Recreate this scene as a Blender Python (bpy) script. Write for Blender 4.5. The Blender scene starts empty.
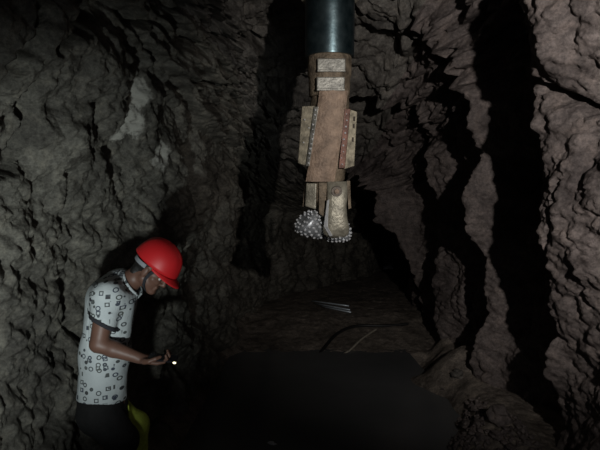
import bpy, bmesh, math, random
import numpy as np
from mathutils import Vector, Matrix

# ------------------------------------------------------------------ camera, world, lamps, exposure
F = 470.0            # focal length in pixels of the 600 x 450 frame
CAMH = 1.72
scene = bpy.context.scene
col = scene.collection
cd = bpy.data.cameras.new('camera'); cam = bpy.data.objects.new('camera', cd); col.objects.link(cam)
cd.sensor_width = 36.0; cd.lens = F / 600 * 36; cd.clip_start = 0.02; cd.clip_end = 100
cam.location = (0, 0, CAMH); cam.rotation_euler = (math.pi / 2, 0, 0)
scene.camera = cam

w = bpy.data.worlds.new('mine_dark'); scene.world = w; w.use_nodes = True
w.node_tree.nodes['Background'].inputs[0].default_value = (0.55, 0.6, 0.75, 1)
w.node_tree.nodes['Background'].inputs[1].default_value = 0.12
scene.view_settings.view_transform = 'Standard'; scene.view_settings.look = 'None'
scene.view_settings.exposure = 0.0; scene.view_settings.gamma = 1.0
scene.view_settings.use_curve_mapping = False


def spot(name, loc, target, power, colr, half_deg, blend, radius):
    l = bpy.data.lights.new(name, 'SPOT'); l.energy = power; l.color = colr
    l.spot_size = math.radians(2 * half_deg); l.spot_blend = blend; l.shadow_soft_size = radius
    o = bpy.data.objects.new(name, l); col.objects.link(o)
    o.location = loc
    o.rotation_euler = (Vector(target) - Vector(loc)).to_track_quat('-Z', 'Y').to_euler()
    return o


# two miners' lamps: a cap lamp to the right of the photographer, a hand lamp low on the left
spot('cap_lamp_light', (0.82, -0.15, 2.10), (1.42, 4.0, 2.40), 250, (1.0, 0.95, 0.91), 37, 0.9, 0.03)
spot('hand_lamp_light', (-0.58, 0.60, 1.00), (-2.12, 4.2, 2.12), 94, (0.91, 1.0, 1.0), 33, 0.95, 0.05)


def at(px, py, D):
    return Vector(((px - 300) / F * D, D, CAMH - (py - 225) / F * D))


# ------------------------------------------------------------------ helpers
random.seed(7)


def link(o, parent=None):
    col.objects.link(o)
    if parent is not None:
        o.parent = parent
    return o


def tag(o, label=None, cat=None, group=None, kind=None):
    if label: o['label'] = label
    if cat: o['category'] = cat
    if group: o['group'] = group
    if kind: o['kind'] = kind
    return o


def empty(name, loc=(0, 0, 0)):
    o = bpy.data.objects.new(name, None); col.objects.link(o); o.location = loc
    o.empty_display_size = 0.1
    return o


def mesh_obj(name, verts, faces, mat, parent=None, smooth=True):
    me = bpy.data.meshes.new(name)
    me.from_pydata([tuple(v) for v in verts], [], [tuple(f) for f in faces]); me.update()
    if smooth:
        me.polygons.foreach_set('use_smooth', [True] * len(me.polygons))
    if mat: me.materials.append(mat)
    return link(bpy.data.objects.new(name, me), parent)


def bm_obj(name, bm, mat, parent=None, smooth=False, recalc=True):
    if recalc: bmesh.ops.recalc_face_normals(bm, faces=bm.faces[:])
    me = bpy.data.meshes.new(name); bm.to_mesh(me); bm.free()
    if smooth:
        me.polygons.foreach_set('use_smooth', [True] * len(me.polygons))
    if mat: me.materials.append(mat)
    return link(bpy.data.objects.new(name, me), parent)


def np_mesh(name, V, Q, mat, parent=None, normals=None):
    me = bpy.data.meshes.new(name)
    me.vertices.add(len(V)); me.vertices.foreach_set('co', V.astype(np.float32).ravel())
    me.loops.add(Q.size); me.loops.foreach_set('vertex_index', Q.astype(np.int32).ravel())
    me.polygons.add(len(Q)); me.polygons.foreach_set('loop_start', np.arange(0, Q.size, 4, dtype=np.int32))
    me.update(calc_edges=True)
    me.polygons.foreach_set('use_smooth', [True] * len(Q))
    if normals is not None:
        me.normals_split_custom_set_from_vertices(normals.astype(np.float32).tolist())
    me.validate()
    if mat: me.materials.append(mat)
    return link(bpy.data.objects.new(name, me), parent)


# ---- vectorised noise
_rng = np.random.default_rng(11)
_perm = np.concatenate([_rng.permutation(256)] * 2).astype(np.int64)
_g = _rng.normal(size=(256, 3)); _g /= np.linalg.norm(_g, axis=1)[:, None]
_rnd = _rng.random((256, 7))


def _hash(i, j, k):
    return _perm[(_perm[(_perm[i & 255] + j) & 255] + k) & 255]


def pnoise(p):
    i0 = np.floor(p).astype(np.int64); f = p - i0
    u = f * f * f * (f * (f * 6 - 15) + 10)
    out = np.zeros(len(p))
    for dx in (0, 1):
        for dy in (0, 1):
            for dz in (0, 1):
                h = _hash(i0[:, 0] + dx, i0[:, 1] + dy, i0[:, 2] + dz)
                g = _g[h]
                d = g[:, 0] * (f[:, 0] - dx) + g[:, 1] * (f[:, 1] - dy) + g[:, 2] * (f[:, 2] - dz)
                wt = (u[:, 0] if dx else 1 - u[:, 0]) * (u[:, 1] if dy else 1 - u[:, 1]) * (u[:, 2] if dz else 1 - u[:, 2])
                out += wt * d
    return out


def fbm(p, octs=4, gain=0.5):
    s = np.zeros(len(p)); a = 1.0
    for o in range(octs):
        s += a * pnoise(p * (2.03 ** o) + 17.3 * o); a *= gain
    return s


def facets(p, tilt=0.5, k=26.0):
    """Voronoi cells, each with its own height and tilted plane: broken rock faces with worn edges."""
    i0 = np.floor(p).astype(np.int64)
    num = np.zeros(len(p)); den = np.full(len(p), 1e-30)
    for dx in (-1, 0, 1):
        for dy in (-1, 0, 1):
            for dz in (-1, 0, 1):
                c = i0 + np.array([dx, dy, dz])
                h = _hash(c[:, 0], c[:, 1], c[:, 2])
                r = _rnd[h]
                q = p - (c + r[:, :3])
                wt = np.exp(-k * (q * q).sum(1))
                v = (r[:, 3] - 0.5) + tilt * 2 * ((r[:, 4] - 0.5) * q[:, 0] + (r[:, 5] - 0.5) * q[:, 1] + (r[:, 6] - 0.5) * q[:, 2])
                num += wt * v; den += wt
    return num / den


def lumps(p, tilt=0.5, c=1.3):
    """continuous chiselled lumps: the highest of the tilted caps around each point, creased where they meet"""
    i0 = np.floor(p).astype(np.int64)
    val = np.full(len(p), -9.0)
    for dx in (-1, 0, 1):
        for dy in (-1, 0, 1):
            for dz in (-1, 0, 1):
                cc = i0 + np.array([dx, dy, dz])
                r = _rnd[_hash(cc[:, 0], cc[:, 1], cc[:, 2])]
                q = p - (cc + r[:, :3])
                v = 0.5 * (r[:, 3] - 0.5) + tilt * 2 * ((r[:, 4] - 0.5) * q[:, 0] + (r[:, 5] - 0.5) * q[:, 1] + (r[:, 6] - 0.5) * q[:, 2]) - c * (q * q).sum(1)
                val = np.maximum(val, v)
    return val


def sstep(a, b, x):
    t = np.clip((x - a) / (b - a), 0, 1)
    return t * t * (3 - 2 * t)


# ---- signed distance bodies, meshed with surface nets
class Field:
    def __init__(self, lo, hi, h):
        self.h = h; self.lo = np.array(lo, float)
        n = np.ceil((np.array(hi) - self.lo) / h).astype(int) + 1
        self.n = n
        self.d = np.full(tuple(n), 1.0, np.float32)

    def _box(self, lo, hi, m):
        a = np.maximum(np.floor((np.array(lo) - m - self.lo) / self.h).astype(int), 0)
        b = np.minimum(np.ceil((np.array(hi) + m - self.lo) / self.h).astype(int) + 1, self.n)
        return a, b

    def _pts(self, a, b):
        ax = [self.lo[i] + self.h * np.arange(a[i], b[i]) for i in range(3)]
        return np.meshgrid(*ax, indexing='ij')

    def _merge(self, a, b, v, k):
        s = tuple(slice(a[i], b[i]) for i in range(3))
        cur = self.d[s]
        if k > 0:
            hh = np.clip(0.5 + 0.5 * (cur - v) / k, 0, 1)
            self.d[s] = cur * (1 - hh) + v * hh - k * hh * (1 - hh)
        else:
            self.d[s] = np.minimum(cur, v)

    def cone(self, p, q, r0, r1, k=0.02, flat=None):
        """round cone from p to q; flat=(axis vector, factor) squashes it along an axis"""
        p = np.array(p, float); q = np.array(q, float)
        m = max(r0, r1) * 1.3 + 3 * k + 0.03
        a, b = self._box(np.minimum(p, q), np.maximum(p, q), m)
        if (b <= a).any(): return
        X, Y, Z = self._pts(a, b)
        ba = q - p; L = max(ba @ ba, 1e-9)
        t = np.clip(((X - p[0]) * ba[0] + (Y - p[1]) * ba[1] + (Z - p[2]) * ba[2]) / L, 0, 1)
        vx = X - p[0] - t * ba[0]; vy = Y - p[1] - t * ba[1]; vz = Z - p[2] - t * ba[2]
        if flat is not None:
            n = np.array(flat[0], float); n /= np.linalg.norm(n)
            c = (vx * n[0] + vy * n[1] + vz * n[2]) * (1 / flat[1] - 1)
            vx = vx + c * n[0]; vy = vy + c * n[1]; vz = vz + c * n[2]
        d = np.sqrt(vx * vx + vy * vy + vz * vz) - (r0 + (r1 - r0) * t)
        self._merge(a, b, d.astype(np.float32), k)

    def ell(self, c, r, R=None, k=0.02):
        c = np.array(c, float); r = np.array(r, float)
        m = r.max() + 3 * k + 0.03
        a, b = self._box(c, c, m)
        if (b <= a).any(): return
        X, Y, Z = self._pts(a, b)
        P = np.stack([X - c[0], Y - c[1], Z - c[2]], -1)
        if R is not None: P = P @ np.array(R)
        k0 = np.sqrt(((P / r) ** 2).sum(-1)); k1 = np.sqrt(((P / (r * r)) ** 2).sum(-1)) + 1e-9
        d = k0 * (k0 - 1.0) / k1
        d = np.where(k0 < 1e-3, -r.min(), d)
        self._merge(a, b, d.astype(np.float32), k)

    def grid(self):
        return self._pts(np.zeros(3, int), self.n)

    def mesh(self):
        d = self.d; n = d.shape
        s = d < 0
        c = [s[i:n[0] - 1 + i, j:n[1] - 1 + j, k:n[2] - 1 + k] for i in (0, 1) for j in (0, 1) for k in (0, 1)]
        cnt = sum(x.astype(np.int8) for x in c)
        act = (cnt > 0) & (cnt < 8)
        idx = np.argwhere(act)
        vid = np.full(act.shape, -1, np.int64); vid[act] = np.arange(len(idx))
        acc = np.zeros((len(idx), 3)); num = np.zeros(len(idx))
        off = [(i, j, k) for i in (0, 1) for j in (0, 1) for k in (0, 1)]
        vals = {o: d[idx[:, 0] + o[0], idx[:, 1] + o[1], idx[:, 2] + o[2]] for o in off}
        for o in off:
            for ax in range(3):
                if o[ax] == 0:
                    o2 = list(o); o2[ax] = 1; o2 = tuple(o2)
                    va, vb = vals[o], vals[o2]
                    m = (va < 0) != (vb < 0)
                    t = np.where(m, va / np.where(np.abs(va - vb) < 1e-9, 1, va - vb), 0)
                    p = np.tile(np.array(o, float), (len(idx), 1)); p[:, ax] = t
                    acc[m] += p[m]; num[m] += 1
        V = self.lo + self.h * (idx + acc / np.maximum(num, 1)[:, None])
        Q = []
        for ax in range(3):
            u, v = (ax + 1) % 3, (ax + 2) % 3
            sl0 = [slice(1, n[i] - 1) for i in range(3)]; sl0[ax] = slice(0, n[ax] - 1)
            sl1 = list(sl0); sl1[ax] = slice(1, n[ax])
            a0 = s[tuple(sl0)]; a1 = s[tuple(sl1)]
            e = np.argwhere(a0 != a1)
            base = e + np.array([x.start for x in sl0])
            inside = a0[e[:, 0], e[:, 1], e[:, 2]]
            du = np.zeros(3, int); du[u] = 1; dv = np.zeros(3, int); dv[v] = 1
            def g(b): return vid[b[:, 0], b[:, 1], b[:, 2]]
            q = np.stack([g(base - du - dv), g(base - dv), g(base), g(base - du)], 1)
            q[~inside] = q[~inside][:, ::-1]
            Q.append(q)
        Q = np.concatenate(Q)
        Q = Q[(Q >= 0).all(1)]
        return V, Q


# ------------------------------------------------------------------ materials
def new_mat(name):
    m = bpy.data.materials.new(name); m.use_nodes = True
    nt = m.node_tree; return m, nt, nt.nodes['Principled BSDF']


def node(nt, t, **kw):
    n = nt.nodes.new(t)
    for k, v in kw.items(): setattr(n, k, v)
    return n


def ramp(nt, fac, stops):
    r = node(nt, 'ShaderNodeValToRGB')
    while len(r.color_ramp.elements) < len(stops): r.color_ramp.elements.new(0.5)
    for e, (p, c) in zip(r.color_ramp.elements, stops):
        e.position = p; e.color = (*c, 1)
    nt.links.new(fac, r.inputs[0]); return r.outputs[0]


def noise(nt, coord, scale, detail=6, rough=0.6, dist=0.0):
    n = node(nt, 'ShaderNodeTexNoise'); n.inputs['Scale'].default_value = scale
    n.inputs['Detail'].default_value = detail; n.inputs['Roughness'].default_value = rough
    n.inputs['Distortion'].default_value = dist
    nt.links.new(coord, n.inputs['Vector']); return n.outputs['Fac']


def mix(nt, fac, a, b, mode='MIX'):
    m = node(nt, 'ShaderNodeMix', data_type='RGBA', blend_type=mode)
    for sock, v in ((m.inputs[0], fac), (m.inputs[6], a), (m.inputs[7], b)):
        if isinstance(v, bpy.types.NodeSocket): nt.links.new(v, sock)
        elif isinstance(v, tuple): sock.default_value = (*v, 1)
        else: sock.default_value = v
    return m.outputs[2]


def bump(nt, bsdf, h, strength, dist):
    b = node(nt, 'ShaderNodeBump'); b.inputs['Strength'].default_value = strength
    b.inputs['Distance'].default_value = dist
    nt.links.new(h, b.inputs['Height']); nt.links.new(b.outputs[0], bsdf.inputs['Normal'])


def simple(name, c, rough=0.6, metal=0.0, var=0.25, scale=18.0, bmp=0.15, bdist=0.004, c2=None, emit=0):
    m, nt, b = new_mat(name)
    tc = node(nt, 'ShaderNodeTexCoord').outputs['Object']
    f = noise(nt, tc, scale, 5, 0.6)
    lo = tuple(max(0, x * (1 - var)) for x in c); hi = c2 if c2 else tuple(min(1, x * (1 + var)) for x in c)
    nt.links.new(ramp(nt, f, [(0.3, lo), (0.7, hi)]), b.inputs['Base Color'])
    b.inputs['Roughness'].default_value = rough; b.inputs['Metallic'].default_value = metal
    if bmp: bump(nt, b, noise(nt, tc, scale * 4, 4, 0.6), bmp, bdist)
    return m


def rock_mat(name, tint, dark, pale, veins=()):
    m, nt, b = new_mat(name)
    tc = node(nt, 'ShaderNodeTexCoord').outputs['Object']
    f1 = noise(nt, tc, 1.3, 9, 0.62, 0.6)
    f2 = noise(nt, tc, 9.0, 8, 0.7, 0.3)
    f3 = noise(nt, tc, 46.0, 7, 0.8)
    base = ramp(nt, f1, [(0.32, dark), (0.5, tint), (0.66, tuple(x * 1.25 for x in tint)), (0.74, pale)])
    spk = ramp(nt, f2, [(0.34, (0.34, 0.32, 0.31)), (0.5, (0.92, 0.92, 0.92)), (0.62, (1.25, 1.22, 1.18)), (0.72, (1.7, 1.66, 1.6))])
    c = mix(nt, 0.85, base, spk, 'MULTIPLY')
    grit = ramp(nt, f3, [(0.36, (0.38, 0.38, 0.38)), (0.5, (0.95, 0.95, 0.95)), (0.62, (1.5, 1.5, 1.5))])
    c = mix(nt, 0.7, c, grit, 'MULTIPLY')
    # thin bedding streaks
    mp = node(nt, 'ShaderNodeMapping'); nt.links.new(tc, mp.inputs[0])
    mp.inputs['Rotation'].default_value = (0.35, 0.5, 0.2); mp.inputs['Scale'].default_value = (2.5, 2.5, 9.0)
    st = noise(nt, mp.outputs[0], 1.6, 6, 0.65, 0.8)
    c = mix(nt, 0.35, c, ramp(nt, st, [(0.34, (0.5, 0.47, 0.45)), (0.5, (1, 1, 1))]), 'MULTIPLY')
    for (vx, vy, vz, vr) in veins:          # pale quartz patches
        ds = node(nt, 'ShaderNodeVectorMath', operation='DISTANCE'); nt.links.new(tc, ds.inputs[0]); ds.inputs[1].default_value = (vx, vy, vz)
        ad = node(nt, 'ShaderNodeMath', operation='MULTIPLY_ADD'); nt.links.new(f2, ad.inputs[0]); ad.inputs[1].default_value = -vr * 4.0
        nt.links.new(ds.outputs['Value'], ad.inputs[2])
        mk = ramp(nt, ad.outputs[0], [(0.0, (1, 1, 1)), (0.03, (0, 0, 0))])
        c = mix(nt, mk, c, tuple(min(1, x * 1.5) for x in pale))
    nt.links.new(c, b.inputs['Base Color'])
    r = ramp(nt, f2, [(0.35, (0.55, 0.55, 0.55)), (0.65, (0.9, 0.9, 0.9))])
    nt.links.new(r, b.inputs['Roughness'])
    b.inputs['Specular IOR Level'].default_value = 0.35
    hsum = node(nt, 'ShaderNodeMath', operation='ADD')
    nt.links.new(noise(nt, tc, 30.0, 9, 0.75), hsum.inputs[0]); nt.links.new(st, hsum.inputs[1])
    bump(nt, b, hsum.outputs[0], 0.6, 0.02)
    return m


PALE_SPOTS = [(-1.15, 3.05, 2.40, 0.062), (-1.10, 3.1, 2.60, 0.045), (-1.05, 3.45, 2.22, 0.045)]
ROCK_L = rock_mat('rock_grey_green', (0.172, 0.162, 0.136), (0.088, 0.081, 0.069), (0.31, 0.30, 0.265), PALE_SPOTS)
ROCK_C = rock_mat('rock_grey', (0.17, 0.158, 0.14), (0.08, 0.074, 0.067), (0.30, 0.28, 0.25))
ROCK_R = rock_mat('rock_pink_brown', (0.165, 0.138, 0.128), (0.072, 0.059, 0.056), (0.34, 0.31, 0.30))
MUD = rock_mat('mud', (0.25, 0.215, 0.18), (0.14, 0.12, 0.10), (0.34, 0.30, 0.25))

m, nt, b = new_mat('muddy_water')
tc = node(nt, 'ShaderNodeTexCoord').outputs['Object']
nt.links.new(ramp(nt, noise(nt, tc, 1.1, 4, 0.5), [(0.3, (0.12, 0.125, 0.125)), (0.7, (0.16, 0.163, 0.165))]), b.inputs['Base Color'])
b.inputs['Roughness'].default_value = 0.22; b.inputs['IOR'].default_value = 1.33
bump(nt, b, noise(nt, tc, 5.0, 3, 0.5), 0.06, 0.02)
WATER = m

# ------------------------------------------------------------------ the tunnel
NY, NS = 720, 780
TY = [-3, 0, 2.4, 3.0, 3.5, 4.2, 5, 6, 7, 8, 9, 10.5, 12, 14, 16]
TWL = [1.7, 1.55, 1.45, 1.38, 1.24, 1.08, 1.03, 1.02, .99, .90, .66, .10, -.8, -2.1, -2.8]
TWR = [1.9, 1.8, 1.7, 1.69, 1.68, 1.65, 1.6, 1.5, 1.45, 1.45, 1.9, 2.6, 3.0, 3.2, 3.2]
TH = [3.9, 3.85, 3.75, 3.70, 3.65, 3.57, 3.48, 3.28, 3.08, 2.9, 2.8, 2.75, 2.7, 2.6, 2.5]
ya = np.linspace(-3, 1.2, 70, endpoint=False)
yb = np.exp(np.linspace(math.log(1.2), math.log(16), NY - 70))
ys = np.concatenate([ya, yb])
ZB = -0.3
ph = np.linspace(math.pi, 0, 4001); e = 2 / 2.8
rx = np.sign(np.cos(ph)) * np.abs(np.cos(ph)) ** e * 1.65; rz = np.abs(np.sin(ph)) ** e * 3.8
al = np.concatenate([[0], np.cumsum(np.hypot(np.diff(rx), np.diff(rz)))]); al /= al[-1]
sv = np.linspace(0, 1, NS)
ux = np.interp(sv, al, rx / 1.65); uz = np.interp(sv, al, rz / 3.8)
WL = np.interp(ys, TY, TWL); WR = np.interp(ys, TY, TWR); HH = np.interp(ys, TY, TH) - ZB
cx = (WR - WL) / 2; hw = (WR + WL) / 2
B = np.zeros((NY, NS, 3))
B[..., 0] = cx[:, None] + hw[:, None] * ux[None]
B[..., 1] = ys[:, None]
B[..., 2] = ZB + HH[:, None] * uz[None]
du = np.gradient(B, axis=0); dv = np.gradient(B, axis=1)
N = np.cross(du, dv); N /= np.linalg.norm(N, axis=2)[..., None] + 1e-9
mid = np.stack([cx, ys, np.full(NY, 1.3)], 1)[:, None, :]
if ((B - mid) * N).sum(-1).mean() < 0: N = -N          # outward, into the rock
P = B.reshape(-1, 3); n_out = N.reshape(-1, 3)
S = np.tile(sv, (NY, 1)).ravel(); Yf = P[:, 1]; Zf = P[:, 2]
wr = sstep(0.56, 0.68, S)          # right wall weight
wl = 1 - sstep(0.30, 0.42, S)      # left wall weight
wc = np.clip(1 - wr - wl, 0, 1)

warp = np.stack([pnoise(P * 1.7 + 5.1), pnoise(P * 1.7 + 31.7), pnoise(P * 1.7 + 77.3)], 1)
Pw = P + 0.22 * warp
# elongated blocks: upright and slanting on the right wall, bedded on the roof, rounder on the left
slant = P[:, 2] + 0.35 * P[:, 1]
PR = np.stack([Pw[:, 0], Pw[:, 1] + 0.25 * Pw[:, 2], Pw[:, 2] * 0.45], 1)
PC = np.stack([Pw[:, 0] * 0.55 + 0.35 * Pw[:, 1], Pw[:, 1] * 1.35 - 0.35 * Pw[:, 0], Pw[:, 2] * 1.6], 1)
PLx = np.stack([Pw[:, 0], Pw[:, 1] * 0.8 + 0.3 * Pw[:, 2], Pw[:, 2] * 0.75], 1)
PA = PR * wr[:, None] + PC * wc[:, None] + PLx * wl[:, None]
f1 = facets(PA * 1.45 + 3.3, 0.75, 14)
l1 = lumps(PA * 2.3 + 7.7, 0.8)
l2 = lumps(PA * 5.2 + 9.1, 0.8)
l3 = lumps(P * 12.0 + 1.7, 0.8)
l4 = lumps(P * 27.0 + 6.1, 0.7)
disp = 0.16 * pnoise(P * 0.8 + 2.2)
disp += (0.15 - 0.04 * wl) * f1 - (0.13 + 0.05 * wr) * l1 - 0.075 * l2 - 0.034 * l3 - 0.014 * l4 - 0.05
disp += 0.04 * fbm(PA * 2.3 + 8.8, 3) + 0.018 * fbm(PA * 7.0 + 1.4, 2, 0.6) + 0.020 * fbm(P * 17.0 + 4.4, 3, 0.7)
# thin slabs stepping down across the roof
bed = pnoise(PC * 1.1 + 40) * 2.2 + PC[:, 1] * 1.6 + PC[:, 2] * 0.6
disp += wc * 0.05 * ((bed - np.floor(bed)) ** 2 - 0.33)

# ribs left by each round of blasting: rock stands proud up to an edge, then drops back
wig = 0.10 * pnoise(np.stack([S * 9, S * 0 + 3.1, Yf * 0.5], 1)) + 0.05 * pnoise(np.stack([S * 27, S * 0 + 8.1, Yf * 0.5], 1))


def rib(y0, proud, drop, rise, tail, wgt):
    t = Yf - (y0 + wig)
    before = -proud * np.exp(np.minimum(t, 0) / rise)
    after = drop * np.exp(-np.maximum(t - tail * 0.45, 0) / tail)
    sw = sstep(-0.015, 0.035, t)
    return wgt * (before * (1 - sw) + after * sw)


wrc = sstep(0.44, 0.60, S)
disp += rib(5.5, 0.16, 0.42, 0.5, 0.7, wrc * (1 - wr))
disp += rib(7.9, 0.34, 0.50, 0.35, 1.0, sstep(0.40, 0.5, S))
# plan of the right wall: rib after rib with deep pockets between
RY = [2.0, 2.50, 2.88, 2.96, 3.3, 4.05, 4.16, 4.27, 4.36, 4.7, 5.7, 5.85, 6.08, 6.18, 6.6, 7.4, 7.7, 8.0, 8.5, 9.5]
RD = [.00, -.04, -.08, 0.22, .42, 0.30, 0.15, 0.05, 0.34, .50, .56, 0.48, 0.38, 0.66, .82, .85, .70, .25, .05, 0.0]
# named cracks and clefts, each a groove along a path on the rock
Bp = P + n_out * disp[:, None]
front = Bp[:, 1] > 0.9
pxs = 300 + F * Bp[:, 0] / np.maximum(Bp[:, 1], 0.1); pys = 225 - F * (Bp[:, 2] - CAMH) / np.maximum(Bp[:, 1], 0.1)


def on_rock(px, py):
    d = np.where(front, np.hypot(pxs - px, pys - py) + 0.3 * Bp[:, 1], 1e9)
    return P[np.argmin(d)]


jit = np.stack([pnoise(P * 9 + 1), pnoise(P * 9 + 41), pnoise(P * 9 + 83)], 1)


def crack(path, width, depth):
    global disp
    pts = [on_rock(*q) for q in path]
    q = P + width * jit
    lo = np.min(pts, 0) - 5 * width; hi = np.max(pts, 0) + 5 * width
    sel = np.where(((q > lo) & (q < hi)).all(1))[0]
    if not len(sel): return
    bs = np.full(len(sel), 1e9); qq = q[sel]
    for a, c in zip(pts[:-1], pts[1:]):
        ba = c - a; t = np.clip(((qq - a) @ ba) / (ba @ ba + 1e-9), 0, 1)
        bs = np.minimum(bs, np.linalg.norm(qq - a - t[:, None] * ba, axis=1))
    disp[sel] += depth * (1 - sstep(0.35 * width, 1.1 * width, bs))


crack([(54, 16), (42, 42), (22, 68), (8, 88), (-6, 104)], 0.06, 0.28)
crack([(92, 10), (80, 32), (64, 50)], 0.04, 0.22)
crack([(38, 92), (31, 118), (26, 142), (14, 168), (-5, 174)], 0.045, 0.25)
crack([(140, 26), (180, 12), (232, 2)], 0.03, 0.18)
crack([(178, 46), (225, 40), (275, 48)], 0.03, 0.16)
crack([(200, 84), (232, 82), (262, 74), (276, 72)], 0.030, 0.16)
crack([(452, -4), (500, 18), (530, 54), (566, 92), (606, 114)], 0.045, 0.30)
crack([(380, 18), (394, 42), (422, 52)], 0.020, 0.12)
crack([(520, 190), (512, 260), (518, 330)], 0.02, 0.12)
crack([(566, 180), (556, 250), (548, 320)], 0.012, 0.09)
V = P + n_out * disp[:, None]
V[:, 0] += sstep(0.53, 0.66, S) * np.interp(Yf + wig * 1.2 + 0.22 * np.clip(Zf - 1.8, -1.5, 2), RY, RD)
# a heap of fallen rock built up against the foot of the left wall
foot = wl * sstep(1.05, 0.1, Zf) * sstep(5.2, 3.6, Yf)
V[:, 0] += foot * (0.07 + 0.16 * facets(P * 4.2 + 2.2, 0.4) + 0.1 * pnoise(P * 5))
G = V.reshape(NY, NS, 3)
nn = np.cross(np.gradient(G, axis=0), np.gradient(G, axis=1)); nn /= np.linalg.norm(nn, axis=2)[..., None] + 1e-9
if (nn * N).sum(-1).mean() > 0: nn = -nn; flip = True
else: flip = False


def strip(name, j0, j1, mat, label, cat):
    g = G[:, j0:j1 + 1]; k = j1 - j0 + 1
    i, j = np.meshgrid(np.arange(NY - 1), np.arange(k - 1), indexing='ij')
    a = (i * k + j).ravel()
    Q = np.stack([a, a + k, a + k + 1, a + 1], 1)
    if flip: Q = Q[:, ::-1]
    o = np_mesh(name, g.reshape(-1, 3), Q, mat, normals=nn[:, j0:j1 + 1].reshape(-1, 3))
    return tag(o, label, cat, kind='structure')


JL, JR = int(0.37 * NS), int(0.585 * NS)
strip('wall_left', 0, JL, ROCK_L, 'rough grey-green blasted rock wall behind the worker', 'rock wall')
strip('ceiling', JL, JR, ROCK_C, 'layered grey rock roof of the mine tunnel', 'rock roof')
strip('wall_right', JR, NS - 1, ROCK_R, 'jagged pinkish-brown rock wall with deep upright clefts', 'rock wall')
# far end of the drift, where it bends away
ring = G[-1]; c0 = ring.mean(0) + np.array([0, 0.3, 0])
vv = np.vstack([ring, c0[None]])
tag(mesh_obj('wall_back', vv, [(k, k + 1, NS) for k in range(NS - 1)] + [(NS - 1, 0, NS)], ROCK_C),
    'dark rock face at the far bend of the tunnel', 'rock wall', kind='structure')

# ------------------------------------------------------------------ floor and water
nx, ny = 420, 620
fx = np.linspace(-2.4, 3.6, nx); fy = np.concatenate([np.linspace(-3, 1.5, 60, endpoint=False), np.exp(np.linspace(math.log(1.5), math.log(16), ny - 60))])
XX, YY = np.meshgrid(fx, fy); Pf = np.stack([XX.ravel(), YY.ravel(), np.zeros(XX.size)], 1)
Xq, Yq = Pf[:, 0], Pf[:, 1]
edge_n = 0.28 * pnoise(Pf * 0.9 + 3) + 0.10 * pnoise(Pf * 3.1 + 9)
far = 6.3 + 1.2 * edge_n
zf = -0.12 + 0.24 * sstep(far - 0.35, far + 2.2, Yq) + 0.1 * sstep(far - 0.2, far + 0.15, Yq)
zf += 0.22 * sstep(-0.75, -1.15, Xq + 0.5 * edge_n)                                  # left bank, the worker stands on it
xr = 1.30 + 0.5 * edge_n + 0.12 * np.clip(Yq - 4, 0, 2) + 0.55 * np.clip(Yq - 5.8, 0, 6)
zf += 0.30 * sstep(xr - 0.12, xr + 0.35, Xq)                                          # right bank
spit = np.exp(-((Yq - 5.1 - 0.25 * (1.5 - Xq)) / 0.30) ** 2) * sstep(0.95, 1.5, Xq)
zf += 0.24 * spit
zf += 0.20 * np.exp(-((Xq - 1.35) / 0.30) ** 2 - ((Yq - 3.45) / 0.42) ** 2)
near = sstep(2.3, 1.6, Yq); zf = zf * (1 - near) + near * 0.08
zf += 0.030 * fbm(Pf * 3.0 + 5, 4) + 0.014 * pnoise(Pf * 14 + 2) + 0.008 * pnoise(Pf * 33 + 2)
i, j = np.meshgrid(np.arange(ny - 1), np.arange(nx - 1), indexing='ij'); a = (i * nx + j).ravel()
fl = np_mesh('floor', np.stack([Xq, Yq, zf], 1), np.stack([a, a + 1, a + nx + 1, a + nx], 1), MUD)
tag(fl, 'dark wet mud floor of the tunnel', 'floor', kind='structure')
FZ = zf.reshape(ny, nx)


def floor_z(x, y):
    ii = np.clip(np.searchsorted(fy, y), 1, ny - 1); jj = np.clip(np.searchsorted(fx, x), 1, nx - 1)
    return float(max(FZ[ii - 1:ii + 1, jj - 1:jj + 1].max(), FZ[ii, jj]))


wv = []; wfaces = []
for jy in range(13):
    for jx in range(13):
        wv.append((-0.93 + 2.4 * jx / 12, 1.7 + 5.6 * jy / 12, 0.0))
for jy in range(12):
    for jx in range(12):
        k = jy * 13 + jx; wfaces.append((k, k + 1, k + 14, k + 13))
tag(mesh_obj('water_pool', wv, wfaces, WATER), 'dark muddy water flooding the tunnel floor', 'water', kind='stuff')
#PART2

# ------------------------------------------------------------------ small materials
CASING = simple('casing_steel', (0.022, 0.055, 0.07), 0.33, 0.8, 0.5, 7.0, 0.3, 0.003, c2=(0.12, 0.165, 0.175))
MUDSTEEL = simple('muddy_steel', (0.21, 0.165, 0.115), 0.6, 0.2, 0.6, 16.0, 0.8, 0.012)
PANEL = simple('rust_mud_panel', (0.30, 0.215, 0.155), 0.55, 0.15, 0.45, 15.0, 0.8, 0.010)
BAND = simple('wet_band_steel', (0.20, 0.195, 0.17), 0.42, 0.4, 0.5, 18.0, 0.4, 0.005)
CREAM = simple('hardfaced_pad', (0.38, 0.34, 0.25), 0.65, 0.1, 0.55, 26.0, 0.7, 0.008)
RUST = simple('rust_strip', (0.15, 0.075, 0.055), 0.5, 0.4, 0.5, 20.0, 0.4, 0.004)
LEG = simple('bit_leg_steel', (0.33, 0.31, 0.245), 0.42, 0.35, 0.5, 14.0, 0.6, 0.008)
CONE = simple('cone_steel', (0.46, 0.49, 0.51), 0.38, 0.6, 0.4, 22.0, 0.4, 0.004)
TOOTH = simple('carbide_tooth', (0.86, 0.89, 0.92), 0.28, 0.45, 0.15, 30.0, 0.0)
DARKBOLT = simple('dark_bolt', (0.09, 0.075, 0.06), 0.5, 0.5, 0.3, 30.0, 0.2)
MUDCAKE = simple('dried_mud', (0.42, 0.37, 0.29), 0.85, 0.0, 0.3, 20.0, 0.7, 0.01)

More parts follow.
